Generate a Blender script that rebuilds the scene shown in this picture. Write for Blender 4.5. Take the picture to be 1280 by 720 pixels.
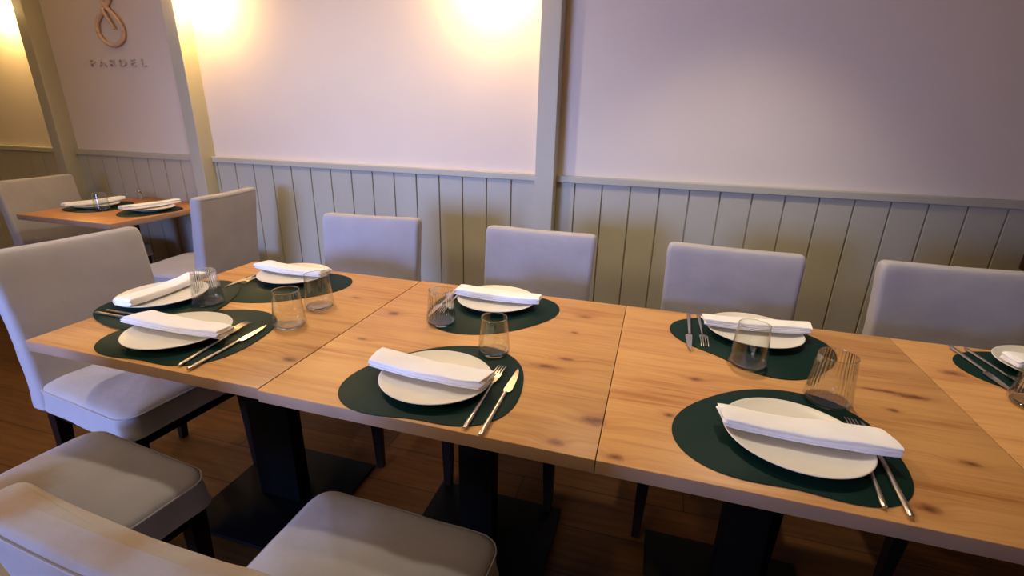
import bpy, bmesh, math, random
from mathutils import Vector, Matrix, noise

# ------------------------------------------------------------------ clear
for o in list(bpy.data.objects): bpy.data.objects.remove(o)
S = bpy.context.scene
COL = S.collection
PI = math.pi
T = 0.75                                   # height of the table tops

# ------------------------------------------------------------------ camera
cd = bpy.data.cameras.new('camera'); cam = bpy.data.objects.new('camera', cd); COL.objects.link(cam)
cam.location = (1.5687, -0.7552, 0.5882 + T)
cam.rotation_euler = (1.23094, -0.02201, 0.28825)
cd.sensor_width = 36; cd.lens = 606.31 / 1280 * 36; cd.clip_start = 0.02
S.camera = cam

# ------------------------------------------------------------------ light
S.view_settings.view_transform = 'Standard'; S.view_settings.look = 'None'
S.view_settings.gamma = 1; S.view_settings.use_curve_mapping = False
S.view_settings.exposure = 0.06
W = bpy.data.worlds.new('world'); S.world = W; W.use_nodes = True
W.node_tree.nodes['Background'].inputs[0].default_value = (1.0, 0.85, 0.7, 1)
W.node_tree.nodes['Background'].inputs[1].default_value = 0.10

def area(name, loc, target, sx, sy, power, color):
    l = bpy.data.lights.new(name, 'AREA'); l.shape = 'RECTANGLE'; l.size = sx; l.size_y = sy
    l.energy = power; l.color = color
    o = bpy.data.objects.new(name, l); COL.objects.link(o); o.location = loc
    o.rotation_euler = (Vector(target) - Vector(loc)).to_track_quat('-Z', 'Y').to_euler()
    return o
def spot(name, loc, target, power, color, size, blend, radius):
    l = bpy.data.lights.new(name, 'SPOT'); l.energy = power; l.color = color
    l.spot_size = math.radians(size); l.spot_blend = blend; l.shadow_soft_size = radius
    o = bpy.data.objects.new(name, l); COL.objects.link(o); o.location = loc
    o.rotation_euler = (Vector(target) - Vector(loc)).to_track_quat('-Z', 'Y').to_euler()
    return o
wd = area('window_daylight', (-0.9, -3.85, 1.25), (0.30, 1.0, 0.60), 1.5, 1.1, 32, (0.26, 0.40, 1.0)); wd.data.spread = math.radians(56)
area('room_fill_light', (-0.4, -1.8, 2.55), (-0.4, -1.0, 0), 1.9, 1.2, 54, (1.0, 0.76, 0.52))  # added unseen warm fill, standing in for other ceiling lamps of the room
CEIL = 2.6
DL = [(0.15, 0.66, 58, 150), (1.85, 1.02, 70, 86)]
for dx, dy, dp, ds in DL: spot('downlight_beam', (dx, dy, CEIL - 0.03), (dx, dy, 0), dp, (1.0, 0.85, 0.66), ds, 0.8, 0.05)

# ------------------------------------------------------------------ materials
def nodes(name):
    m = bpy.data.materials.new(name); m.use_nodes = True
    nt = m.node_tree; return m, nt, nt.nodes['Principled BSDF']
def N(nt, t, **kw):
    n = nt.nodes.new(t)
    for k, v in kw.items():
        if k.startswith('i_'): n.inputs[int(k[2:])].default_value = v
        else: setattr(n, k, v)
    return n
def simple(name, col, rough=0.5, metal=0.0, bump=0.0, bscale=200, var=0.0, vscale=8, spec=0.5, sheen=0.0):
    m, nt, b = nodes(name)
    b.inputs['Base Color'].default_value = (*col, 1); b.inputs['Roughness'].default_value = rough
    b.inputs['Metallic'].default_value = metal; b.inputs['Specular IOR Level'].default_value = spec
    if sheen: b.inputs['Sheen Weight'].default_value = sheen
    tc = N(nt, 'ShaderNodeTexCoord')
    if var:
        n = N(nt, 'ShaderNodeTexNoise'); n.inputs['Scale'].default_value = vscale; n.inputs['Detail'].default_value = 6
        nt.links.new(tc.outputs['Object'], n.inputs['Vector'])
        r = N(nt, 'ShaderNodeValToRGB'); e = r.color_ramp.elements
        e[0].position = .3; e[1].position = .7
        e[0].color = (*[c * (1 - var) for c in col], 1); e[1].color = (*[min(1, c * (1 + var)) for c in col], 1)
        nt.links.new(n.outputs['Fac'], r.inputs[0]); nt.links.new(r.outputs[0], b.inputs['Base Color'])
    if bump:
        n = N(nt, 'ShaderNodeTexNoise'); n.inputs['Scale'].default_value = bscale; n.inputs['Detail'].default_value = 4
        nt.links.new(tc.outputs['Object'], n.inputs['Vector'])
        bp = N(nt, 'ShaderNodeBump'); bp.inputs['Strength'].default_value = bump; bp.inputs['Distance'].default_value = 0.002
        nt.links.new(n.outputs['Fac'], bp.inputs['Height']); nt.links.new(bp.outputs[0], b.inputs['Normal'])
    return m

def wood(name, knots, seed, c0=(0.40, 0.165, 0.045), c1=(0.61, 0.33, 0.115), rough=0.42):
    m, nt, b = nodes(name); L = nt.links.new
    tc = N(nt, 'ShaderNodeTexCoord')
    off = N(nt, 'ShaderNodeVectorMath', operation='ADD'); off.inputs[1].default_value = (seed * 3.1, seed * 1.7, 0)
    L(tc.outputs['Object'], off.inputs[0])
    # knots: each an ellipse with a ragged outline, with the grain swelling round it
    nz = N(nt, 'ShaderNodeTexNoise'); nz.inputs['Scale'].default_value = 55; nz.inputs['Detail'].default_value = 3
    L(off.outputs[0], nz.inputs['Vector'])
    acc = None; swell = None
    for (kx, ky, rx, ry) in knots:
        s = N(nt, 'ShaderNodeVectorMath', operation='SUBTRACT'); s.inputs[1].default_value = (kx, ky, 0); L(tc.outputs['Object'], s.inputs[0])
        q = N(nt, 'ShaderNodeVectorMath', operation='MULTIPLY'); q.inputs[1].default_value = (1 / rx, 1 / ry, 0); L(s.outputs[0], q.inputs[0])
        d = N(nt, 'ShaderNodeVectorMath', operation='LENGTH'); L(q.outputs[0], d.inputs[0])
        a = N(nt, 'ShaderNodeMath', operation='MULTIPLY_ADD'); L(nz.outputs['Fac'], a.inputs[0]); a.inputs[1].default_value = 1.8; L(d.outputs['Value'], a.inputs[2])
        r = N(nt, 'ShaderNodeMapRange'); r.inputs[1].default_value = 0.9; r.inputs[2].default_value = 2.5; r.inputs[3].default_value = 1; r.inputs[4].default_value = 0
        L(a.outputs[0], r.inputs[0])
        w = N(nt, 'ShaderNodeMapRange'); w.interpolation_type = 'SMOOTHSTEP'
        w.inputs[1].default_value = 0; w.inputs[2].default_value = 5; w.inputs[3].default_value = 1; w.inputs[4].default_value = 0
        L(d.outputs['Value'], w.inputs[0])
        if acc is None: acc, swell = r.outputs[0], w.outputs[0]
        else:
            x = N(nt, 'ShaderNodeMath', operation='MAXIMUM'); L(acc, x.inputs[0]); L(r.outputs[0], x.inputs[1]); acc = x.outputs[0]
            x = N(nt, 'ShaderNodeMath', operation='MAXIMUM'); L(swell, x.inputs[0]); L(w.outputs[0], x.inputs[1]); swell = x.outputs[0]
    if swell is not None:
        cmb = N(nt, 'ShaderNodeCombineXYZ'); x = N(nt, 'ShaderNodeMath', operation='MULTIPLY'); x.inputs[1].default_value = 0.018
        L(swell, x.inputs[0]); L(x.outputs[0], cmb.inputs[1])
        ad = N(nt, 'ShaderNodeVectorMath', operation='ADD'); L(off.outputs[0], ad.inputs[0]); L(cmb.outputs[0], ad.inputs[1]); base = ad.outputs[0]
    else: base = off.outputs[0]
    def layer(sc, scale, detail, dist=0.0):
        mp = N(nt, 'ShaderNodeMapping'); mp.inputs['Scale'].default_value = sc; L(base, mp.inputs[0])
        n = N(nt, 'ShaderNodeTexNoise'); n.inputs['Scale'].default_value = scale; n.inputs['Detail'].default_value = detail
        n.inputs['Distortion'].default_value = dist; L(mp.outputs[0], n.inputs['Vector']); return n.outputs['Fac']
    broad = layer((1.2, 9, 9), 1.6, 4, 0.6); fine = layer((3, 70, 70), 2.0, 3, 0.2); streak = layer((1.0, 24, 24), 2.2, 2, 0.8)
    r = N(nt, 'ShaderNodeValToRGB'); e = r.color_ramp.elements; e[0].position = .38; e[1].position = .58
    e[0].color = (*c0, 1); e[1].color = (*c1, 1); em = e.new(.47); em.color = (*[(a * .4 + c * .6) for a, c in zip(c0, c1)], 1)
    mx = N(nt, 'ShaderNodeMath', operation='MULTIPLY_ADD'); L(fine, mx.inputs[0]); mx.inputs[1].default_value = .28; 
    m2 = N(nt, 'ShaderNodeMath', operation='MULTIPLY'); L(broad, m2.inputs[0]); m2.inputs[1].default_value = .5
    m3 = N(nt, 'ShaderNodeMath', operation='MULTIPLY_ADD'); L(streak, m3.inputs[0]); m3.inputs[1].default_value = .26; L(m2.outputs[0], m3.inputs[2])
    L(m3.outputs[0], mx.inputs[2]); L(mx.outputs[0], r.inputs[0])
    col = r.outputs[0]
    if acc is not None:
        hp = N(nt, 'ShaderNodeMath', operation='POWER'); L(swell, hp.inputs[0]); hp.inputs[1].default_value = 2.0
        hm = N(nt, 'ShaderNodeMath', operation='MULTIPLY'); L(hp.outputs[0], hm.inputs[0]); hm.inputs[1].default_value = .55
        k0 = N(nt, 'ShaderNodeMixRGB'); L(hm.outputs[0], k0.inputs[0]); L(col, k0.inputs[1]); k0.inputs[2].default_value = (0.36, 0.13, 0.04, 1); col = k0.outputs[0]
        k = N(nt, 'ShaderNodeMixRGB'); L(acc, k.inputs[0]); L(col, k.inputs[1]); k.inputs[2].default_value = (0.13, 0.04, 0.012, 1); col = k.outputs[0]
    L(col, b.inputs['Base Color']); b.inputs['Roughness'].default_value = rough; b.inputs['Specular IOR Level'].default_value = .35
    bp = N(nt, 'ShaderNodeBump'); bp.inputs['Strength'].default_value = .12; bp.inputs['Distance'].default_value = .001
    L(fine, bp.inputs['Height']); L(bp.outputs[0], b.inputs['Normal'])
    return m

def fabric(name, col, rough=0.9, stains=()):
    m, nt, b = nodes(name); L = nt.links.new
    b.inputs['Roughness'].default_value = rough; b.inputs['Specular IOR Level'].default_value = .15; b.inputs['Sheen Weight'].default_value = .15
    tc = N(nt, 'ShaderNodeTexCoord')
    n = N(nt, 'ShaderNodeTexNoise'); n.inputs['Scale'].default_value = 7; n.inputs['Detail'].default_value = 5; L(tc.outputs['Object'], n.inputs['Vector'])
    r = N(nt, 'ShaderNodeValToRGB'); e = r.color_ramp.elements; e[0].position = .3; e[1].position = .7
    e[0].color = (*[c * .93 for c in col], 1); e[1].color = (*[c * 1.05 for c in col], 1); L(n.outputs['Fac'], r.inputs[0]); cur = r.outputs[0]
    for (cx, cy, cz, rx, ry, rz_, amt) in stains:          # blotchy old marks in the cloth
        q = N(nt, 'ShaderNodeVectorMath', operation='SUBTRACT'); q.inputs[1].default_value = (cx, cy, cz); L(tc.outputs['Object'], q.inputs[0])
        q2 = N(nt, 'ShaderNodeVectorMath', operation='MULTIPLY'); q2.inputs[1].default_value = (1 / rx, 1 / ry, 1 / rz_); L(q.outputs[0], q2.inputs[0])
        q3 = N(nt, 'ShaderNodeVectorMath', operation='LENGTH'); L(q2.outputs[0], q3.inputs[0])
        n2 = N(nt, 'ShaderNodeTexNoise'); n2.inputs['Scale'].default_value = 16; n2.inputs['Detail'].default_value = 5; L(tc.outputs['Object'], n2.inputs['Vector'])
        q4 = N(nt, 'ShaderNodeMath', operation='MULTIPLY_ADD'); L(n2.outputs['Fac'], q4.inputs[0]); q4.inputs[1].default_value = 1.6; L(q3.outputs['Value'], q4.inputs[2])
        q5 = N(nt, 'ShaderNodeMapRange'); q5.interpolation_type = 'SMOOTHSTEP'; L(q4.outputs[0], q5.inputs[0])
        q5.inputs[1].default_value = .9; q5.inputs[2].default_value = 1.8; q5.inputs[3].default_value = amt; q5.inputs[4].default_value = 0
        q6 = N(nt, 'ShaderNodeMixRGB'); L(q5.outputs[0], q6.inputs[0]); L(cur, q6.inputs[1]); q6.inputs[2].default_value = (0.30, 0.19, 0.08, 1); cur = q6.outputs[0]
    L(cur, b.inputs['Base Color'])
    w = N(nt, 'ShaderNodeTexNoise'); w.inputs['Scale'].default_value = 700; L(tc.outputs['Object'], w.inputs['Vector'])
    w2 = N(nt, 'ShaderNodeTexNoise'); w2.inputs['Scale'].default_value = 14; w2.inputs['Detail'].default_value = 3; L(tc.outputs['Object'], w2.inputs['Vector'])
    b1 = N(nt, 'ShaderNodeBump'); b1.inputs['Strength'].default_value = .25; b1.inputs['Distance'].default_value = .0006; L(w.outputs['Fac'], b1.inputs['Height'])
    b2 = N(nt, 'ShaderNodeBump'); b2.inputs['Strength'].default_value = .5; b2.inputs['Distance'].default_value = .006; L(w2.outputs['Fac'], b2.inputs['Height'])
    L(b1.outputs[0], b2.inputs['Normal']); L(b2.outputs[0], b.inputs['Normal'])
    return m

def glassmat(name, tint=(0.97, 0.98, 0.97), ribs=0):
    # thin clear glass: light goes straight through, the surface mirrors more at a grazing angle
    m = bpy.data.materials.new(name); m.use_nodes = True; nt = m.node_tree; L = nt.links.new
    nt.nodes.remove(nt.nodes['Principled BSDF']); out = nt.nodes['Material Output']
    t = N(nt, 'ShaderNodeBsdfTransparent'); t.inputs[0].default_value = (*tint, 1)
    g = N(nt, 'ShaderNodeBsdfGlossy'); g.inputs['Roughness'].default_value = .01
    lw = N(nt, 'ShaderNodeLayerWeight'); lw.inputs[0].default_value = .5
    pw = N(nt, 'ShaderNodeMath', operation='POWER'); L(lw.outputs['Facing'], pw.inputs[0]); pw.inputs[1].default_value = 3.2
    f = N(nt, 'ShaderNodeMath', operation='MULTIPLY_ADD'); L(pw.outputs[0], f.inputs[0]); f.inputs[1].default_value = .85; f.inputs[2].default_value = .05
    if ribs:
        tc = N(nt, 'ShaderNodeTexCoord'); sp = N(nt, 'ShaderNodeSeparateXYZ'); L(tc.outputs['Object'], sp.inputs[0])
        at = N(nt, 'ShaderNodeMath', operation='ARCTAN2'); L(sp.outputs[1], at.inputs[0]); L(sp.outputs[0], at.inputs[1])
        ml = N(nt, 'ShaderNodeMath', operation='MULTIPLY'); L(at.outputs[0], ml.inputs[0]); ml.inputs[1].default_value = ribs
        sn = N(nt, 'ShaderNodeMath', operation='SINE'); L(ml.outputs[0], sn.inputs[0])
        zr = N(nt, 'ShaderNodeMapRange'); L(sp.outputs[2], zr.inputs[0]); zr.inputs[1].default_value = .02; zr.inputs[2].default_value = .05
        mz = N(nt, 'ShaderNodeMath', operation='MULTIPLY'); L(sn.outputs[0], mz.inputs[0]); L(zr.outputs[0], mz.inputs[1])
        bp = N(nt, 'ShaderNodeBump'); bp.inputs['Strength'].default_value = 1; bp.inputs['Distance'].default_value = .0016; L(mz.outputs[0], bp.inputs['Height'])
        L(bp.outputs[0], g.inputs['Normal']); L(bp.outputs[0], lw.inputs['Normal'])
    mx = N(nt, 'ShaderNodeMixShader'); L(f.outputs[0], mx.inputs[0]); L(t.outputs[0], mx.inputs[1]); L(g.outputs[0], mx.inputs[2]); L(mx.outputs[0], out.inputs[0])
    return m
def thickglass(name):
    m, nt, b = nodes(name); b.inputs['Base Color'].default_value = (0.97, 0.98, 0.98, 1)
    b.inputs['Roughness'].default_value = 0; b.inputs['Transmission Weight'].default_value = 1; b.inputs['IOR'].default_value = 1.45
    return m
def glow(name, col, s):
    m, nt, b = nodes(name); b.inputs['Base Color'].default_value = (*col, 1)
    b.inputs['Emission Color'].default_value = (*col, 1); b.inputs['Emission Strength'].default_value = s; return m

M_WALL = simple('warm_white_plaster', (0.76, 0.66, 0.53), .85, bump=.15, bscale=120, var=.03, vscale=1.5, spec=.2)
M_SAGE = simple('sage_paint', (0.47, 0.44, 0.33), .5, bump=.04, bscale=60, var=.03, vscale=3, spec=.4)
M_CEIL = simple('ceiling_paint', (0.7, 0.68, 0.65), .9)
M_COVER = fabric('taupe_slipcover', (0.385, 0.370, 0.385))
M_COVER_A = fabric('taupe_slipcover_marked_seat', (0.385, 0.370, 0.385), stains=[(-.12, .0, .5, .17, .14, .1, .6), (.02, -.08, .5, .08, .07, .1, .35)])
M_COVER_B = fabric('taupe_slipcover_marked_back', (0.385, 0.370, 0.385), stains=[(-.17, -.28, .915, .06, .05, .03, .75), (.0, -.28, .915, .05, .05, .03, .6), (.12, -.28, .91, .05, .05, .03, .55), (-.06, -.30, .89, .05, .05, .03, .4)])
M_NAP = fabric('white_linen', (0.93, 0.93, 0.94))
M_EDGE = simple('edge_banding', (0.33, 0.22, 0.145), .5, var=.08, vscale=12, spec=.3)
M_LEG = simple('dark_wood', (0.006, 0.004, 0.003), .45, spec=.2)
M_BLACK = simple('black_metal', (0.004, 0.004, 0.004), .5, spec=.08)
M_MAT = simple('green_leatherette', (0.002, 0.021, 0.016), .52, bump=.1, bscale=900, spec=.12)
M_PLATE = simple('ivory_stoneware', (0.72, 0.70, 0.64), .38, var=.02, vscale=20, spec=.4)
M_STEEL = simple('brushed_steel', (0.62, 0.57, 0.50), .28, metal=1.0)
M_GLASS = glassmat('clear_glass'); M_RIB = glassmat('ribbed_glass', ribs=38); M_THICK = thickglass('thick_glass')
M_LOGO = simple('pale_wood', (0.75, 0.50, 0.32), .6, var=.08, vscale=30)
M_LETTER = simple('letter_paint', (0.66, 0.57, 0.50), .7)
M_BRASS = simple('brass', (0.6, 0.42, 0.18), .35, metal=1)
M_BULB = glow('warm_bulb', (1.0, 0.64, 0.24), 230)
M_REDWOOD = simple('reddish_dark_wood', (0.035, 0.010, 0.008), .4)

# ------------------------------------------------------------------ helpers
def link(name, bm, mat, parent=None, smooth=True, ang=40):
    me = bpy.data.meshes.new(name); bmesh.ops.recalc_face_normals(bm, faces=bm.faces[:])
    bm.to_mesh(me); bm.free(); me.materials.append(mat)
    if smooth:
        for p in me.polygons: p.use_smooth = True
        try: me.set_sharp_from_angle(angle=math.radians(ang))
        except Exception: pass
    o = bpy.data.objects.new(name, me); COL.objects.link(o)
    if parent: o.parent = parent
    return o
def thing(name, label, cat, loc=(0, 0, 0), rz=0, group=None):
    o = bpy.data.objects.new(name, None); COL.objects.link(o); o.empty_display_size = .1
    o.location = loc; o.rotation_euler = (0, 0, rz); o['label'] = label; o['category'] = cat
    if group: o['group'] = group
    return o
def tag(o, label, cat, group=None):
    o['label'] = label; o['category'] = cat
    if group: o['group'] = group
    return o
def struct(name, bm, mat, smooth=False):
    o = link(name, bm, mat, smooth=smooth); o['kind'] = 'structure'; return o
def box(bm, x0, x1, y0, y1, z0, z1, bev=0.0, seg=2):
    r = bmesh.ops.create_cube(bm, size=1)
    vs = r['verts']
    for v in vs:
        v.co = Vector((x0 + (v.co.x + .5) * (x1 - x0), y0 + (v.co.y + .5) * (y1 - y0), z0 + (v.co.z + .5) * (z1 - z0)))
    if bev:
        es = list({e for v in vs for e in v.link_edges})
        bmesh.ops.bevel(bm, geom=es, offset=bev, segments=seg, affect='EDGES', profile=.5)
    return bm
def loft(bm, rings, closed=True, caps=True):
    R = [[bm.verts.new(p) for p in r] for r in rings]
    n = len(R[0])
    for a, b in zip(R[:-1], R[1:]):
        for i in range(n if closed else n - 1):
            j = (i + 1) % n
            try: bm.faces.new((a[i], a[j], b[j], b[i]))
            except ValueError: pass
    if caps:
        for r in (R[0], R[-1]):
            c = bm.verts.new(sum((v.co for v in r), Vector()) / n)
            for i in range(n): bm.faces.new((r[i], r[(i + 1) % n], c))
    return R
def rrect(w, d, r, n=6, per=5):
    """rounded rectangle outline, corner radius r, extra points along the sides"""
    hw, hd = w / 2, d / 2; pts = []
    cs = [(hw - r, hd - r, 0), (-hw + r, hd - r, PI / 2), (-hw + r, -hd + r, PI), (hw - r, -hd + r, 1.5 * PI)]
    for k, (cx, cy, a0) in enumerate(cs):
        for i in range(n + 1):
            a = a0 + PI / 2 * i / n; pts.append((cx + r * math.cos(a), cy + r * math.sin(a)))
        nx = cs[(k + 1) % 4]; a1 = a0 + PI / 2
        p = pts[-1]; q = (nx[0] + r * math.cos(nx[2]), nx[1] + r * math.sin(nx[2]))
        for i in range(1, per): pts.append((p[0] + (q[0] - p[0]) * i / per, p[1] + (q[1] - p[1]) * i / per))
    return pts
def tube(bm, path, rad, n=8, flat=None, closed=False):
    """sweep a circle (or ellipse: flat = factor on z) along a 3-D path; rad may be a list"""
    P = [Vector(p) for p in path]; rings = []
    for i, p in enumerate(P):
        a = P[i - 1] if (i or closed) else P[i]; b = P[(i + 1) % len(P)] if (i < len(P) - 1 or closed) else P[i]
        t = (b - a).normalized(); up = Vector((0, 0, 1)) if abs(t.z) < .95 else Vector((0, 1, 0))
        u = t.cross(up).normalized(); v = u.cross(t)
        r = rad[i] if isinstance(rad, (list, tuple)) else rad
        rings.append([p + u * math.cos(2 * PI * k / n) * r + v * math.sin(2 * PI * k / n) * r * (flat or 1) for k in range(n)])
    if closed: rings.append(rings[0])
    loft(bm, rings, caps=not closed)
    if closed: bmesh.ops.remove_doubles(bm, verts=bm.verts[:], dist=1e-6)
def lathe(bm, prof, n=48, rmod=None):
    """prof: (r,z) list; r=0 ends closed; rmod(angle, k, r)->r"""
    prev = None
    for k, (r, z) in enumerate(prof):
        if r < 1e-6: ring = [bm.verts.new((0, 0, z))]
        else:
            ring = []
            for i in range(n):
                a = 2 * PI * i / n; rr = rmod(a, k, r) if rmod else r
                ring.append(bm.verts.new((rr * math.cos(a), rr * math.sin(a), z)))
        if prev:
            for i in range(n):
                j = (i + 1) % n
                if len(prev) == 1 and len(ring) > 1: bm.faces.new((prev[0], ring[j], ring[i]))
                elif len(ring) == 1 and len(prev) > 1: bm.faces.new((prev[i], prev[j], ring[0]))
                elif len(ring) > 1: bm.faces.new((prev[i], prev[j], ring[j], ring[i]))
        prev = ring
def nz(p, s, seed): return noise.noise(Vector((p[0] * s + seed * 7.3, p[1] * s - seed * 3.1, p[2] * s + seed)))

# ------------------------------------------------------------------ the room
WY = 1.8; X0, X1, YF = -5.2, 4.6, -4.0
bm = bmesh.new(); box(bm, X0, X1, YF, WY + .12, -0.1, 0)
m, nt, b = nodes('dark_oak_floor'); L = nt.links.new
tc = N(nt, 'ShaderNodeTexCoord'); mp = N(nt, 'ShaderNodeMapping'); mp.inputs['Rotation'].default_value = (0, 0, .0); L(tc.outputs['Object'], mp.inputs[0])
br = N(nt, 'ShaderNodeTexBrick'); br.inputs['Scale'].default_value = 1; br.inputs['Brick Width'].default_value = 1.2; br.inputs['Row Height'].default_value = .19
br.inputs['Mortar Size'].default_value = .002; br.inputs['Color1'].default_value = (0.105, 0.042, 0.010, 1); br.inputs['Color2'].default_value = (0.080, 0.032, 0.008, 1); br.inputs['Mortar'].default_value = (0.03, 0.014, 0.006, 1)
L(mp.outputs[0], br.inputs['Vector'])
mp2 = N(nt, 'ShaderNodeMapping'); mp2.inputs['Scale'].default_value = (2, 22, 1); L(tc.outputs['Object'], mp2.inputs[0])
nn = N(nt, 'ShaderNodeTexNoise'); nn.inputs['Scale'].default_value = 2; nn.inputs['Detail'].default_value = 6; L(mp2.outputs[0], nn.inputs['Vector'])
mm = N(nt, 'ShaderNodeMixRGB', blend_type='MULTIPLY'); mm.inputs[0].default_value = .7
rr = N(nt, 'ShaderNodeValToRGB'); rr.color_ramp.elements[0].position = .3; rr.color_ramp.elements[0].color = (.55, .55, .55, 1); rr.color_ramp.elements[1].position = .7; rr.color_ramp.elements[1].color = (1.2, 1.2, 1.2, 1)
L(nn.outputs['Fac'], rr.inputs[0]); L(br.outputs['Color'], mm.inputs[1]); L(rr.outputs[0], mm.inputs[2]); L(mm.outputs[0], b.inputs['Base Color'])
b.inputs['Roughness'].default_value = .5; b.inputs['Specular IOR Level'].default_value = .1
struct('floor', bm, m)
bm = bmesh.new(); box(bm, X0, X1, YF, WY + .12, CEIL, CEIL + .1); struct('ceiling', bm, M_CEIL)
bm = bmesh.new(); box(bm, X0, X1, WY, WY + .12, 0, CEIL); struct('wall_back', bm, M_WALL)
bm = bmesh.new(); box(bm, X0 - .12, X0, YF, WY + .12, 0, CEIL); struct('wall_left', bm, M_WALL)
bm = bmesh.new(); box(bm, X1, X1 + .12, YF, WY + .12, 0, CEIL); struct('wall_right', bm, M_WALL)
bm = bmesh.new()                                   # wall behind the camera, with its window opening
box(bm, X0, -2.9, YF - .12, YF, 0, CEIL); box(bm, -.3, X1, YF - .12, YF, 0, CEIL)
box(bm, -2.9, -.3, YF - .12, YF, 0, .6); box(bm, -2.9, -.3, YF - .12, YF, 2.4, CEIL); struct('wall_front', bm, M_WALL)

# posts
POSTS = [(-2.485, -2.395), (-1.265, -1.178), (0.970, 1.067), (3.25, 3.345)]
for i, (a, c) in enumerate(POSTS):
    bm = bmesh.new(); box(bm, a, c, WY - .105, WY, 0, CEIL, .003)
    struct('trim_%d' % (i + 1), bm, M_SAGE)
# boarded wainscot between the posts: tongue-and-groove boards, capped by a rail
BW = .1412; TOPB = T + .272
spans = [(X0, -2.485, -.08), (-2.395, -1.265, -.05), (-1.178, .970, -1.016), (1.067, 3.25, 1.165), (3.345, X1, 3.4)]
for i, (a, c, ph) in enumerate(spans):
    bm = bmesh.new()
    xs = []; x = ph
    while x > a: x -= BW
    x += BW
    while x < c: xs.append(x); x += BW
    e = [a] + xs + [c]
    g = .0028
    for k in range(len(e) - 1):
        l = e[k] + (g if k else 0); r = e[k + 1] - (g if k < len(e) - 2 else 0)
        if r - l < .004: continue
        box(bm, l, r, WY - .016, WY - .002, .08, TOPB, .0025, 1)
    box(bm, a, c, WY - .004, WY, .08, TOPB)
    struct('wall_panelling_%d' % (i + 1), bm, M_SAGE)
    bm = bmesh.new(); box(bm, a, c, WY - .032, WY, TOPB - .002, TOPB + .033, .004); struct('trim_rail_%d' % (i + 1), bm, M_SAGE)
    bm = bmesh.new(); box(bm, a, c, WY - .024, WY, 0, .085, .003); struct('baseboard_back_%d' % (i + 1), bm, M_SAGE)

# wall sconces (their lamps sit just above the frame and wash the wall)
def sconce(x, label):
    t = thing('wall_sconce', label, 'lamp', (x, WY, 1.96), 0, None)
    bm = bmesh.new(); lathe(bm, [(0, .0), (.045, 0), (.045, .012), (.04, .016), (0, .016)], 32)
    bmesh.ops.rotate(bm, verts=bm.verts[:], cent=(0, 0, 0), matrix=Matrix.Rotation(PI / 2, 3, 'X')); bmesh.ops.translate(bm, verts=bm.verts[:], vec=(0, 0, .10)); link('wall_plate', bm, M_BRASS, t)
    bm = bmesh.new(); tube(bm, [(0, -.012, .10), (0, -.05, .11), (0, -.092, .10), (0, -.10, .072)], .007); link('arm', bm, M_BRASS, t)
    bm = bmesh.new(); lathe(bm, [(0, .075), (.014, .072), (.020, .066), (.022, .040), (.020, .040), (0, .060)], 32)
    bmesh.ops.translate(bm, verts=bm.verts[:], vec=(0, -.10, 0)); link('socket', bm, M_BRASS, t)
    bm = bmesh.new(); bmesh.ops.create_uvsphere(bm, u_segments=32, v_segments=20, radius=.048); bmesh.ops.translate(bm, verts=bm.verts[:], vec=(0, -.10, .0)); link('globe', bm, M_BULB, t)
    return t
sconce(.72, 'warm wall lamp glowing high on the wall just left of the middle post')
sconce(-1.03, 'warm wall lamp glowing on the wall just right of the post beside the knot emblem')
sconce(-2.74, 'warm wall lamp glowing left of the leftmost post')
# ceiling downlights
for (x, y, l) in ((DL[0][0], DL[0][1], 'round recessed downlight in the ceiling above the left end of the long table'), (DL[1][0], DL[1][1], 'round recessed downlight in the ceiling above the right half of the long table')):
    bm = bmesh.new(); lathe(bm, [(.05, 0), (.06, -.006), (.068, 0), (.068, .004), (.05, .004)], 32)
    o = tag(link('ceiling_downlight', bm, M_CEIL), l, 'ceiling light'); o.location = (x, y, CEIL - .004)

# knot emblem and letters on the wall between the two left posts
def cr(pts, n=10, closed=False):
    P = [Vector(p) for p in pts]; out = []; m = len(P)
    for i in range(m if closed else m - 1):
        p0, p1, p2, p3 = (P[(i - 1) % m], P[i], P[(i + 1) % m], P[(i + 2) % m]) if closed else (P[max(i - 1, 0)], P[i], P[i + 1], P[min(i + 2, m - 1)])
        for k in range(n):
            t = k / n; out.append(.5 * ((2 * p1) + (p2 - p0) * t + (2 * p0 - 5 * p1 + 4 * p2 - p3) * t * t + (3 * p1 - p0 - 3 * p2 + p3) * t ** 3))
    if not closed: out.append(P[-1])
    return out
em = thing('rope_knot_emblem', 'pale wooden looped rope emblem fixed on the wall above raised letters', 'wall emblem', (-1.805, WY, 1.742))
yb = -.016
path = [(.015, yb, .53), (-.055, yb, .50), (-.075, yb, .40), (-.045, yb, .30), (.005, yb, .22), (.075, yb - .008, .14), (.095, yb, .06), (.07, yb, -.01), (.0, yb, -.045), (-.075, yb, -.02), (-.115, yb, .05), (-.10, yb, .13), (-.04, yb + .004, .20), (.035, yb, .28), (.085, yb, .38), (.075, yb, .48), (.015, yb, .53)]
pc = cr([(a, b_, c * .78) for a, b_, c in path], 8)
bm = bmesh.new(); tube(bm, pc, .0125, 10); link('loop', bm, M_LOGO, em)
pc = cr([(-.02, yb - .012, .170), (-.01, yb - .014, .14), (.01, yb - .008, .10), (.03, yb - .002, .055)], 6)
bm = bmesh.new(); tube(bm, pc, .009, 8); link('loose_end', bm, M_LOGO, em)
lt = thing('wall_lettering', 'raised letters PARDEL on the wall below the looped rope emblem', 'wall lettering', (-1.828, WY - .007, 1.585))
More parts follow.
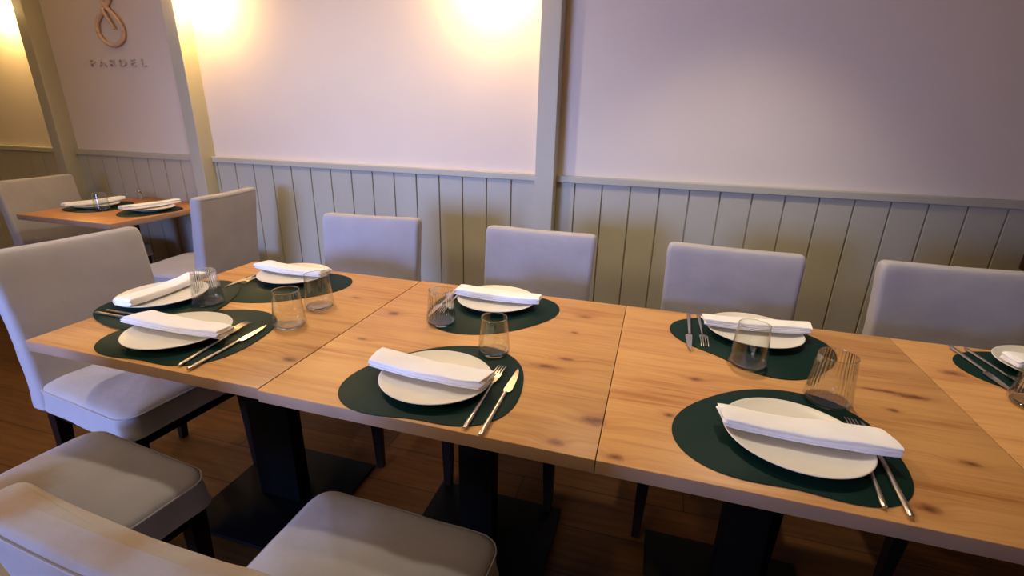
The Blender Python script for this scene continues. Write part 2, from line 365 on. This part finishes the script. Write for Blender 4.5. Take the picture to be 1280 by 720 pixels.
for i, ch in enumerate('PARDEL'):
    cu = bpy.data.curves.new('letter', 'FONT'); cu.body = ch; cu.size = .062; cu.extrude = .006; cu.align_x = 'CENTER'
    to = bpy.data.objects.new('tmp', cu); COL.objects.link(to); bpy.context.view_layer.update()
    me = bpy.data.meshes.new_from_object(to.evaluated_get(bpy.context.evaluated_depsgraph_get())); bpy.data.objects.remove(to)
    lo = bpy.data.objects.new('letter', me); COL.objects.link(lo); me.materials.clear(); me.materials.append(M_LETTER)
    lo.parent = lt; lo.rotation_euler = (PI / 2, 0, 0); lo.scale = (1.45, 1, 1); lo.location = ((i - 2.5) * .087, 0, 0)

# ------------------------------------------------------------------ tables
def table(name, label, cx, cy, w, d, mat, rz=0, colw=.11, cold=.06, group=None, colx=0, coly=0, plate=.46):
    t = thing(name, label, 'table', (cx, cy, 0), rz, group)
    bm = bmesh.new(); box(bm, -w / 2, w / 2, -d / 2, d / 2, T - .03, T, .0012, 2)
    tt = link('tabletop', bm, mat, t); tt.data.materials.append(M_EDGE)
    for pl in tt.data.polygons:
        if abs(pl.normal.z) < .3: pl.material_index = 1
    bm = bmesh.new(); box(bm, colx - colw / 2, colx + colw / 2, coly - cold / 2, coly + cold / 2, .012, T - .035, .004); link('pedestal', bm, M_BLACK, t)
    bm = bmesh.new(); box(bm, colx - plate / 2, colx + plate / 2, coly - plate / 2, coly + plate / 2, 0, .012, .003); link('base_plate', bm, M_BLACK, t)
    bm = bmesh.new(); box(bm, colx - .17, colx + .17, coly - .17, coly + .17, T - .036, T - .0302, .001); link('mounting_plate', bm, M_BLACK, t)
    return t
K = [(1.359, .309, .030, .009), (1.397, .363, .016, .006), (1.502, .114, .020, .013), (1.39, .532, .008, .005), (.828, .488, .013, .011), (.84, .297, .012, .005), (1.441, .02, .012, .008),
     (2.19, .44, .030, .009), (2.14, .448, .045, .006), (1.714, .363, .012, .008), (1.65, .184, .010, .006), (2.053, .04, .017, .010), (2.345, .607, .022, .012), (2.186, .199, .014, .007), (2.121, .36, .009, .006),
     (.735, .134, .016, .009), (1.553, .012, .011, .007), (.64, .569, .012, .005), (.25, .40, .02, .006), (1.40, .66, .014, .007), (2.60, .3, .02, .01)]
TW = .754
GT = 'joined square tables of the long table'
tabs = [(.3872, -.001, .797, 'leftmost square table of the long row, oak top, open left end'),
        (1.1425, -.008, .805, 'second square oak-topped table from the left in the long row'),
        (1.8967, -.008, .805, 'third square oak-topped table from the left in the long row'),
        (2.6512, -.008, .805, 'rightmost square oak-topped table of the long row, cut off by the frame')]
for i, (cx, y0, y1, lb) in enumerate(tabs):
    w = TW - .0015; cy = (y0 + y1) / 2
    ks = [(k[0] - cx, k[1] - cy, k[2], k[3]) for k in K if abs(k[0] - cx) < w / 2 + .03]
    table('square_table', lb, cx, cy, w, y1 - y0, wood('knotty_oak_%d' % i, ks, i + 1.3), colw=.17 if i == 0 else .11, group=None)
table('square_table', 'orange-toned square table against the wall in the left background', -1.555, 1.43, .72, .70, wood('orange_oak', [], 9, (0.40, 0.15, 0.045), (0.55, 0.23, 0.075)), .0, .11, .06, colx=-.01)

# ------------------------------------------------------------------ chairs
def make_chair(label, x, y, rz, seed, group=None, ms=None, mb=None):
    rnd = random.Random(seed)
    t = thing('dining_chair', label, 'chair', (x, y, 0), rz, group)
    # seat cover: skirt, seam, puffed top with soft corners
    bm = bmesh.new(); rings = []
    W_, D_ = .462, .45; cy = .01
    prof = [(z_ + .018, g_, q_) for z_, g_, q_ in [(.385, .006, 0), (.40, .003, 0), (.425, .001, 0), (.448, 0, 0), (.456, 0, 0), (.463, -.003, 0), (.470, -.011, 0), (.4745, -.024, 0), (.4775, -.05, 0), (.480, -.09, 0), (.482, -.14, 0), (.483, -.19, 0)]]
    for z, g, _ in prof:
        r0 = max(.012, .05 + min(g, 0) * .2)
        o = rrect(W_ + 2 * g, D_ + 2 * g, min(r0, (D_ + 2 * g) / 2 - .001), 6, 9); ring = []
        for (px, py) in o:
            # the cover narrows towards the backrest
            px *= 1 - .03 * (.5 - py / D_)
            a = .0035 if z < .468 else .0018
            n1 = nz((px, py, z * .6), 14, seed); n2 = nz((px, py, z), 38, seed + 5)
            corner = max(0, abs(px) / (W_ / 2) + abs(py) / (D_ / 2) - 1.55) * 2
            k = a * n1 + a * .6 * n2 * (1 + 2 * corner)
            l = math.hypot(px, py); s = 1 + k / max(l, .05)
            ring.append((px * s, cy + py * s, z + a * .7 * n2 + (.004 * n1 if g < -.02 else 0) - (.004 * corner if g < -.005 else 0)))
        rings.append(ring)
    loft(bm, rings); seat = link('seat', bm, ms or M_COVER, t, ang=75)
    bm = bmesh.new(); pr = [(a[0] * 1.003, cy + (a[1] - cy) * 1.003, a[2] + .002) for a in rings[4]]
    tube(bm, pr, .0024, 6, closed=True); link('piping', bm, M_COVER, seat)
    # backrest cover
    bm = bmesh.new(); rings = []; H0, H1 = .40, .916; nlev = 22
    lev = [H0 + (H1 - .03 - H0) * i / nlev for i in range(nlev + 1)] + [H1 - .022, H1 - .014, H1 - .007, H1 - .003, H1 - .0008, H1]
    edge = {-6: .001, -5: .003, -4: .006, -3: .010, -2: .015, -1: .022}
    for i, z in enumerate(lev):
        f = (z - H0) / (H1 - H0); e = edge.get(i - len(lev), 0)
        w = .452 - .012 * math.sin(f * 3) + (.008 * (1 - f / .15) if f < .15 else 0) - 1.5 * e * (1 if f > .5 else 0)
        th = .074 - .014 * f - 1.1 * e; yc = -.228 - .058 * f ** 1.25
        o = rrect(w, th, min(.018, th / 2 - .001), 4, 12); ring = []
        for (px, py) in o:
            bow = -.008 * (1 - (2 * px / w) ** 2) * f
            a = .0022 * (.6 + .8 * (1 - f))
            n1 = nz((px, py * 2, z), 9, seed + 1); n2 = nz((px, py * 2, z), 26, seed + 2)
            ring.append((px + a * n2 * .6, yc + py + bow + (a * 1.3 * n1 + a * .6 * n2) * (1 if py > 0 else -1), z + .0015 * n2 + (-.004 * (1 - (2 * px / w) ** 2) if f > .9 else 0)))
        rings.append(ring)
    loft(bm, rings); back = link('backrest', bm, mb or M_COVER, t, ang=75)
    # seam that runs along the rear top edge and down both sides
    n = len(rings[-5]); tr = [p for p in rings[-5] if p[1] < -.228 - .066 - .014]
    pth = sorted([p for p in rings[-5] if p[1] < sum(q[1] for q in rings[-5]) / n - .012], key=lambda p: p[0])
    bm = bmesh.new(); tube(bm, [(p[0] * 1.0, p[1] - .0012, p[2] + .002) for p in pth], .0020, 6); link('piping', bm, M_COVER, back)
    # dark frame
    bm = bmesh.new(); box(bm, -.20, .20, -.22, .205, .35, .408, .004); link('seat_frame', bm, M_LEG, t)
    for sx in (-1, 1):
        for (y0, y1) in ((.195, .188), (-.205, -.25)):
            bm = bmesh.new(); rings = []
            for k in range(5):
                f = k / 4; h = .0125 + .010 * f; cx_ = sx * (.195 - .006 * f); yy = y1 + (y0 - y1) * f
                rings.append([(cx_ + a * h, yy + b_ * h, .405 * f) for a, b_ in ((-1, -1), (1, -1), (1, 1), (-1, 1))])
            loft(bm, rings); link('leg', bm, M_LEG, t, ang=30)
    return t
make_chair('slipcovered chair at the open left end of the long table, facing along it', -.042, .325, -1.674, 1)
make_chair('slipcovered chair in the lower left corner, only its stained seat in view', .329, -.225, -.105, 2, ms=M_COVER_A)
make_chair('slipcovered chair in the foreground seen from behind, backrest cut by the bottom of the frame', 1.10, -.212, -.03, 3, mb=M_COVER_B)
make_chair('slipcovered chair on the wall side of the long table, leftmost of the four there', .422, .807, PI + .11, 4)
make_chair('slipcovered chair on the wall side in front of the middle post', 1.14, .803, PI - .033, 5)
make_chair('slipcovered chair on the wall side, second from the right of the four there', 1.842, .778, PI - .06, 6)
make_chair('slipcovered chair on the wall side at the right edge of the picture', 2.535, .79, PI + .02, 7)
make_chair('slipcovered chair left of the background table, facing right', -1.86, 1.37, -1.47, 8)
make_chair('slipcovered chair right of the background table, seen from behind', -.965, 1.325, 1.688, 9)

# dark wooden armchair that only just enters the picture at the right edge
t = thing('wooden_armchair', 'dark reddish wooden armchair just entering at the right edge near the wall', 'chair', (3.30, 1.47, -.0), 0)
bm = bmesh.new(); box(bm, -.23, .23, -.22, .22, .42, .46, .01); link('seat', bm, M_REDWOOD, t)
bm = bmesh.new(); box(bm, -.26, .26, .18, .215, .79, .877, .008); link('top_rail', bm, M_REDWOOD, t)
for k in range(4):
    bm = bmesh.new(); box(bm, -.17 + k * .1, -.13 + k * .1, .19, .205, .45, .81, .003); link('back_slat', bm, M_REDWOOD, t)
for sx in (-1, 1):
    bm = bmesh.new(); box(bm, sx * .225 - .018, sx * .225 + .018, .18, .216, 0, .86, .004); link('leg', bm, M_REDWOOD, t)
    bm = bmesh.new(); box(bm, sx * .215 - .018, sx * .215 + .018, -.21, -.174, 0, .44, .004); link('leg', bm, M_REDWOOD, t)

# ------------------------------------------------------------------ table ware
MZ = T + .0004
HM = [0.0837, 0.0518, -0.0649, -0.0518, -0.0215, 0.0222]
def pebble(r0, h, n=96):
    out = []
    for i in range(n):
        a = 2 * PI * i / n; r = r0
        for k in range(len(h) // 2): r += r0 * (h[2 * k] * math.cos((k + 2) * a) + h[2 * k + 1] * math.sin((k + 2) * a))
        out.append((r * math.cos(a), r * math.sin(a)))
    return out
def placemat(label, x, y, rz, r0=.1924, h=HM):
    o = pebble(r0, h); bm = bmesh.new()
    def ring(s, z): return [(p[0] * s, p[1] * s, z) for p in o]
    loft(bm, [ring(.996, 0), ring(1, .0005), ring(1, .0016), ring(.996, .0020)])
    ob = tag(link('placemat', bm, M_MAT, ang=50), label, 'placemat'); ob.location = (x, y, MZ); ob.rotation_euler = (0, 0, rz); return ob
PZ = MZ + .0022
def plate(label, x, y, rz=0, r=.1270, ov=.03, nm='dinner_plate'):
    bm = bmesh.new()
    prof = [(0, .0045), (.035, .0045), (.066, .0045), (.068, 0), (.073, 0), (.076, .004), (.095, .0075), (.115, .0135), (.1235, .0172), (.1262, .0185), (.1270, .0197), (.1262, .0207), (.1240, .0205), (.1165, .0172), (.104, .0140), (.085, .0118), (.05, .0108), (0, .0105)]
    k = r / .127
    lathe(bm, [(a * k, z) for a, z in prof], 96, lambda a, i, rr: rr * (1 + ov * math.cos(2 * a) * min(1, rr / .1) + .006 * math.sin(3 * a + x)))
    o = tag(link(nm, bm, M_PLATE, ang=60), label, 'plate'); o.location = (x, y, PZ); o.rotation_euler = (0, 0, rz); return o

def napkin(label, p0, p1, w0=.062, w1=.062, h=.020, z=.021, sag=.006, seed=1, bend=0.0, skew=(0, 0), flip=1, tl=0.0):
    """folded napkin: a flat roll of several layers swept from p0 to p1; its folded side shows the layer edges"""
    A, B = Vector((*p0, 0)), Vector((*p1, 0)); d = B - A; Ln = d.length; u = d.normalized(); v = Vector((-u.y, u.x, 0))
    bm = bmesh.new()
    # cross-section (s across, q up) with layer grooves on the -s side
    cs = []
    lay = 4
    for k in range(lay):                       # open side with layer edges
        q0 = k / lay; q1 = (k + 1) / lay; off = .04 * ((k * 7 + seed) % 3)
        cs += [(-.5 + off + .035, q0 + .02), (-.5 + off + .008, q0 + .05), (-.5 + off, (q0 + q1) / 2), (-.5 + off + .008, q1 - .05), (-.5 + off + .035, q1 - .02)]
    for k in range(1, 12): cs.append((-.46 + .92 * k / 12, 1 + .08 * math.sin(k / 12 * PI)))
    for k in range(7):
        a = PI / 2 - PI * k / 6; cs.append((.46 + .04 * math.cos(a), .5 + .5 * math.sin(a)))
    for k in range(11, 0, -1): cs.append((-.46 + .92 * k / 12, 0))
    NS = 40; rings = []
    for i in range(NS + 1):
        f = i / NS; w = w0 + (w1 - w0) * f; c = A + d * f + v * (bend * math.sin(f * PI))
        zz = z + sag * (2 * f - 1) ** 2 - sag * .2 + tl * (f - .5); ring = []
        endf = min(f, 1 - f) * Ln
        hh = h * (1 - .10 * math.exp(-endf / .006)) * (1 + .08 * math.sin(f * 5 + seed))
        for (s, q) in cs:
            ss = s * w * flip; sk = (skew[0] * (1 - f) + skew[1] * f) * s
            p = c + v * ss + u * (sk + (.0035 * math.sin(q * 9 + seed) * (1 if f > .5 else -1) * math.exp(-endf / .012)))
            n1 = nz((p.x, p.y, q * .05), 16, seed); n2 = nz((p.x, p.y, q * .1), 45, seed)
            ring.append((p.x + v.x * n1 * .0025, p.y + v.y * n1 * .0025, zz + q * hh + (n1 * .0016 + n2 * .0007) * q))
        rings.append(ring)
    loft(bm, rings)
    c = (A + B) / 2
    for vt in bm.verts: vt.co.x -= c.x; vt.co.y -= c.y
    o = tag(link('folded_napkin', bm, M_NAP, ang=55), label, 'napkin'); o.location = (c.x, c.y, PZ); return o

def place(o, tip, end, z=.0042):
    """lay a piece of cutlery (built along +y, tip at the far end) from its handle end to its tip"""
    a = math.atan2(tip[1] - end[1], tip[0] - end[0]) - PI / 2
    o.location = (end[0], end[1], T + z); o.rotation_euler = (0, 0, a)
def knife(label, tip, end, dz=0):
    Ln = math.dist(tip, end)
    t = thing('table_knife', label, 'knife')
    hb = Ln * .60
    bm = bmesh.new(); rings = []
    for f, rx, rz_ in [(0, .0034, .0024), (.02, .0053, .0036), (.1, .0054, .0036), (.5, .0048, .0034), (.9, .0042, .0032), (1, .0038, .0028)]:
        rings.append([(rx * math.cos(a * PI / 6), f * hb, rz_ * math.sin(a * PI / 6)) for a in range(12)])
    loft(bm, rings); link('handle', bm, M_STEEL, t)
    bm = bmesh.new(); bl = Ln - hb; rings = []
    for f, l, r in [(0, -.0040, .0040), (.03, -.0062, .0090), (.10, -.0068, .0118), (.4, -.0058, .0108), (.7, -.0045, .0076), (.9, -.0036, .0030), (1, -.0026, -.0018)]:
        yy = hb - .001 + f * bl; rings.append([(l, yy, -.0009), (r, yy, -.0004), (r, yy, .0004), (l, yy, .0009)])
    loft(bm, rings); link('blade', bm, M_STEEL, t, ang=30)
    place(t, tip, end, .0064 + dz); return t
def fork(label, tip, end, dz=0):
    Ln = math.dist(tip, end)
    t = thing('table_fork', label, 'fork')
    hb = Ln * .66
    bm = bmesh.new(); rings = []
    for f, rx, rz_ in [(0, .0034, .0024), (.02, .0050, .0034), (.1, .0050, .0034), (.5, .0041, .0030), (.85, .0030, .0025), (1, .0028, .0020)]:
        rings.append([(rx * math.cos(a * PI / 6), f * hb, rz_ * math.sin(a * PI / 6)) for a in range(12)])
    loft(bm, rings); link('handle', bm, M_STEEL, t)
    hl = Ln - hb; pl = hl * .42
    def zz(f): return .0 + .0065 * math.sin(min(1, max(0, f)) * PI * .95) * (1 if f < 1 else 0)   # side view of the head
    bm = bmesh.new(); rings = []
    for f in [0, .15, .3, .45, .6, .75, .9, 1]:
        hw = .0024 + (.0118 - .0024) * (1 - (1 - f) ** 2.2); yy = hb - .001 + f * pl; z0 = zz(f * .42) - .0
        rings.append([(-hw, yy, z0 + .0006), (-hw * .5, yy, z0 - .0012), (hw * .5, yy, z0 - .0012), (hw, yy, z0 + .0006), (hw * .5, yy, z0 + .0004), (-hw * .5, yy, z0 + .0004)])
    loft(bm, rings)
    for k in range(4):                       # four tines
        x0 = -.0094 + k * .00627; rr = []
        for f in [0, .3, .6, .85, 1]:
            g = .42 + .58 * f; yy = hb + pl - .002 + f * (hl - pl); h = .0016 * (1 - .55 * f); z0 = zz(g)
            rr.append([(x0 - h, yy, z0 - .0008), (x0 + h, yy, z0 - .0008), (x0 + h, yy, z0 + .0006), (x0 - h, yy, z0 + .0006)])
        loft(bm, rr)
    link('head', bm, M_STEEL, t, ang=50)
    place(t, tip, end, .0060 + dz); return t

def tumbler(label, x, y, ribbed, seed=0, z=T + .0003, k=1.0):
    t = thing('drinking_glass', label, 'glass', (x, y, z), seed * .7)
    H = .098 * k; R0, R1 = .0415 * k, .0325 * k; th = .0014
    def rad(f): return R1 + (R0 - R1) * (1 - f) ** .9 if f > .12 else (R0 - .010 * k * (1 - f / .12) ** 2.2)
    outer = [(rad(f), H * f) for f in [0, .015, .035, .06, .09, .12, .18, .25, .35, .45, .55, .65, .75, .85, .93, .985]]
    zb = .008
    inner = [(rad(f) - th, H * f) for f in [.93, .85, .75, .65, .55, .45, .35, .25, .18, .13]] + [(R0 - .006, .011), (R0 - .012, zb + .001)]
    bm = bmesh.new()
    n = 144
    def mod(a, i, r):
        if not ribbed: return r
        if len(outer) + 1 <= i < len(outer) + 10: return r
        return r
    prof = outer + [(R1 - .0003, H + .0004), (R1 - th + .0002, H + .0004)] + inner
    lathe(bm, prof, n, mod); link('wall', bm, M_RIB if ribbed else M_GLASS, t, ang=80)
    bm = bmesh.new(); tube(bm, [((R1 - .0007) * math.cos(2 * PI * i / 64), (R1 - .0007) * math.sin(2 * PI * i / 64), H + .0006) for i in range(64)], .0010, 8, closed=True)
    link('rim', bm, M_THICK, t)
    bm = bmesh.new(); r = rad(0) - .0006
    lathe(bm, [(0, .0012), (r * .7, .0010), (r, .0003), (R0 - .0085, .0025), (R0 - .0055, .0058), (R0 - .0075, .0088), (R0 - .016, .0078), (0, .0072)], 64); link('base', bm, M_THICK, t, ang=60)
    return t

GROUPS = {'placemat': 'green placemats on the tables', 'plate': 'plates on the placemats', 'napkin': 'folded napkins on the plates', 'knife': 'table knives of the long table', 'fork': 'forks of the long table', 'glass': 'drinking glasses on the tables', 'lamp': 'wall lamps', 'ceiling light': 'ceiling downlights'}
SET = {  # mat(x,y,rz), plate(x,y,rz)
    'A': ('at the far left, wall side', (.335, .594, 3.267), (.314, .668, 0)),
    'B': ('at the near left corner', (.392, .172, .17), (.364, .149, .5)),
    'C': ('in the middle of the near side', (1.138, .160, .213), (1.131, .146, 0)),
    'D': ('on the near side at the right', (1.874, .180, .08), (1.880, .162, -.3)),
    'E': ('on the wall side right of centre', (1.882, .628, -.56), (1.887, .683, -.3)),
    'F': ('on the wall side in the middle', (1.104, .609, 3.349), (1.105, .673, 0)),
    'G': ('at the right edge of the picture, wall side', (2.60, .628, -.56), (2.60, .683, -.3)),
    'H': ('at the left head of the table', (.133, .325, -1.807), (.075, .345, 1.4)),
}
for k, (w, m_, p_) in SET.items():
    o1 = placemat('dark green pebble-shaped placemat ' + w, *m_)
    o2 = plate('ivory oval plate under a napkin ' + w, *p_)
    if k == 'H': o1.location.z += .0021; o2.location.z += .0021      # this mat lies over the edges of its two neighbours
nl = 'white folded napkin laid across the plate '
napkin(nl + SET['A'][0], (.165, .672), (.450, .668), .055, .06, seed=1, skew=(.02, .01))
napkin(nl + SET['B'][0], (.215, .152), (.525, .150), .070, .060, seed=2, skew=(.03, .0), sag=.004)
napkin(nl + SET['C'][0], (.968, .158), (1.262, .134), .070, .062, seed=3, skew=(-.01, .01))
napkin(nl + SET['D'][0], (1.745, .160), (2.036, .160), .060, .064, seed=4, skew=(-.01, -.018))
napkin(nl + SET['E'][0], (1.748, .672), (2.035, .706), .055, .06, seed=5, skew=(0, .015))
napkin(nl + SET['F'][0], (.972, .668), (1.252, .670), .058, .055, seed=6)
napkin(nl + SET['G'][0], (2.478, .655), (2.75, .70), .060, .06, seed=7)
napkin(nl + SET['H'][0], (.075, .215), (.050, .500), .062, .068, seed=8, skew=(.0, .02), flip=-1)

kl, fl = 'slim steel table knife beside the plate ', 'slim four-tined steel fork beside the plate '
def pair(k, kt, ke, ft, fe, dz=0):
    knife(kl + SET[k][0], kt, ke, dz); fork(fl + SET[k][0], ft, fe, dz)
pair('C', (1.298, .264), (1.297, -.012), (1.256, .268), (1.260, .000))
pair('D', (2.035, .280), (2.015, .004), (2.014, .287), (1.982, .015))
pair('E', (1.707, .511), (1.715, .783), (1.747, .550), (1.744, .790))
pair('G', (2.426, .525), (2.413, .782), (2.470, .545), (2.448, .780))
pair('B', (.540, .278), (.553, .008), (.476, .282), (.516, .017))
pair('A', (.168, .487), (.166, .755), (.196, .540), (.190, .775))
pair('H', (.245, .183), (.002, .184), (.225, .212), (.015, .206), .0021)
pair('F', (.945, .490), (.935, .750), (.968, .530), (.955, .765))

tumbler('clear smooth tumbler standing behind the fork of the near middle setting', 1.209, .336, False, 1, k=1.03)
tumbler('clear ribbed tumbler at the left of the wall-side middle plate', .999, .468, True, 2, k=1.08)
tumbler('clear smooth tumbler in front of the wall-side plate right of centre', 1.844, .481, False, 3, k=1.15)
tumbler('clear ribbed tumbler behind the near plate on the right', 1.990, .352, True, 4, k=1.18)
tumbler('clear smooth tumbler on bare wood by the table joint, nearer of two', .596, .304, False, 5, k=1.12)
tumbler('clear smooth tumbler on bare wood in front of the far left plate', .582, .456, False, 6, k=1.12)
tumbler('clear ribbed tumbler by the napkin at the left head of the table', .238, .362, True, 7, k=1.12)
tumbler('clear ribbed tumbler cut by the right edge of the picture', 2.440, .485, True, 8, k=1.15)

# background table settings
placemat('dark green placemat on the background table, left side', -1.73, 1.41, -1.6, .175)
placemat('dark green placemat on the background table, right side', -1.36, 1.43, 1.55, .165)
plate('ivory plate on the left mat of the background table', -1.745, 1.40, 1.4, .115)
plate('ivory plate on the right mat of the background table', -1.355, 1.45, 1.4, .115)
napkin('white napkin on the left plate of the background table', (-1.78, 1.245), (-1.735, 1.56), .065, .06, seed=11)
napkin('white napkin on the right plate of the background table', (-1.40, 1.30), (-1.35, 1.62), .06, .06, seed=12)
tumbler('small clear tumbler on the background table', -1.62, 1.345, False, 9, T + .0026)
t = thing('salt_shaker', 'small glass salt shaker with steel cap at the wall on the background table', 'salt shaker', (-1.80, 1.72, T + .0003))
bm = bmesh.new(); lathe(bm, [(0, 0), (.016, 0), (.018, .004), (.013, .04), (.012, .046), (0, .046)], 24); link('body', bm, M_THICK, t)
bm = bmesh.new(); lathe(bm, [(.0125, .044), (.0135, .046), (.0135, .056), (.009, .062), (0, .064)], 24); link('cap', bm, M_STEEL, t)

# things of one kind share a group
for o in list(COL.objects):
    if o.parent is None and o.get('category'):
        g = GROUPS.get(o['category'])
        if o['category'] == 'chair' and o.name.startswith('dining_chair'): g = 'slipcovered dining chairs'
        if o['category'] == 'table' and 'long row' in o['label']: g = 'square tables joined into the long table'
        if g: o['group'] = g
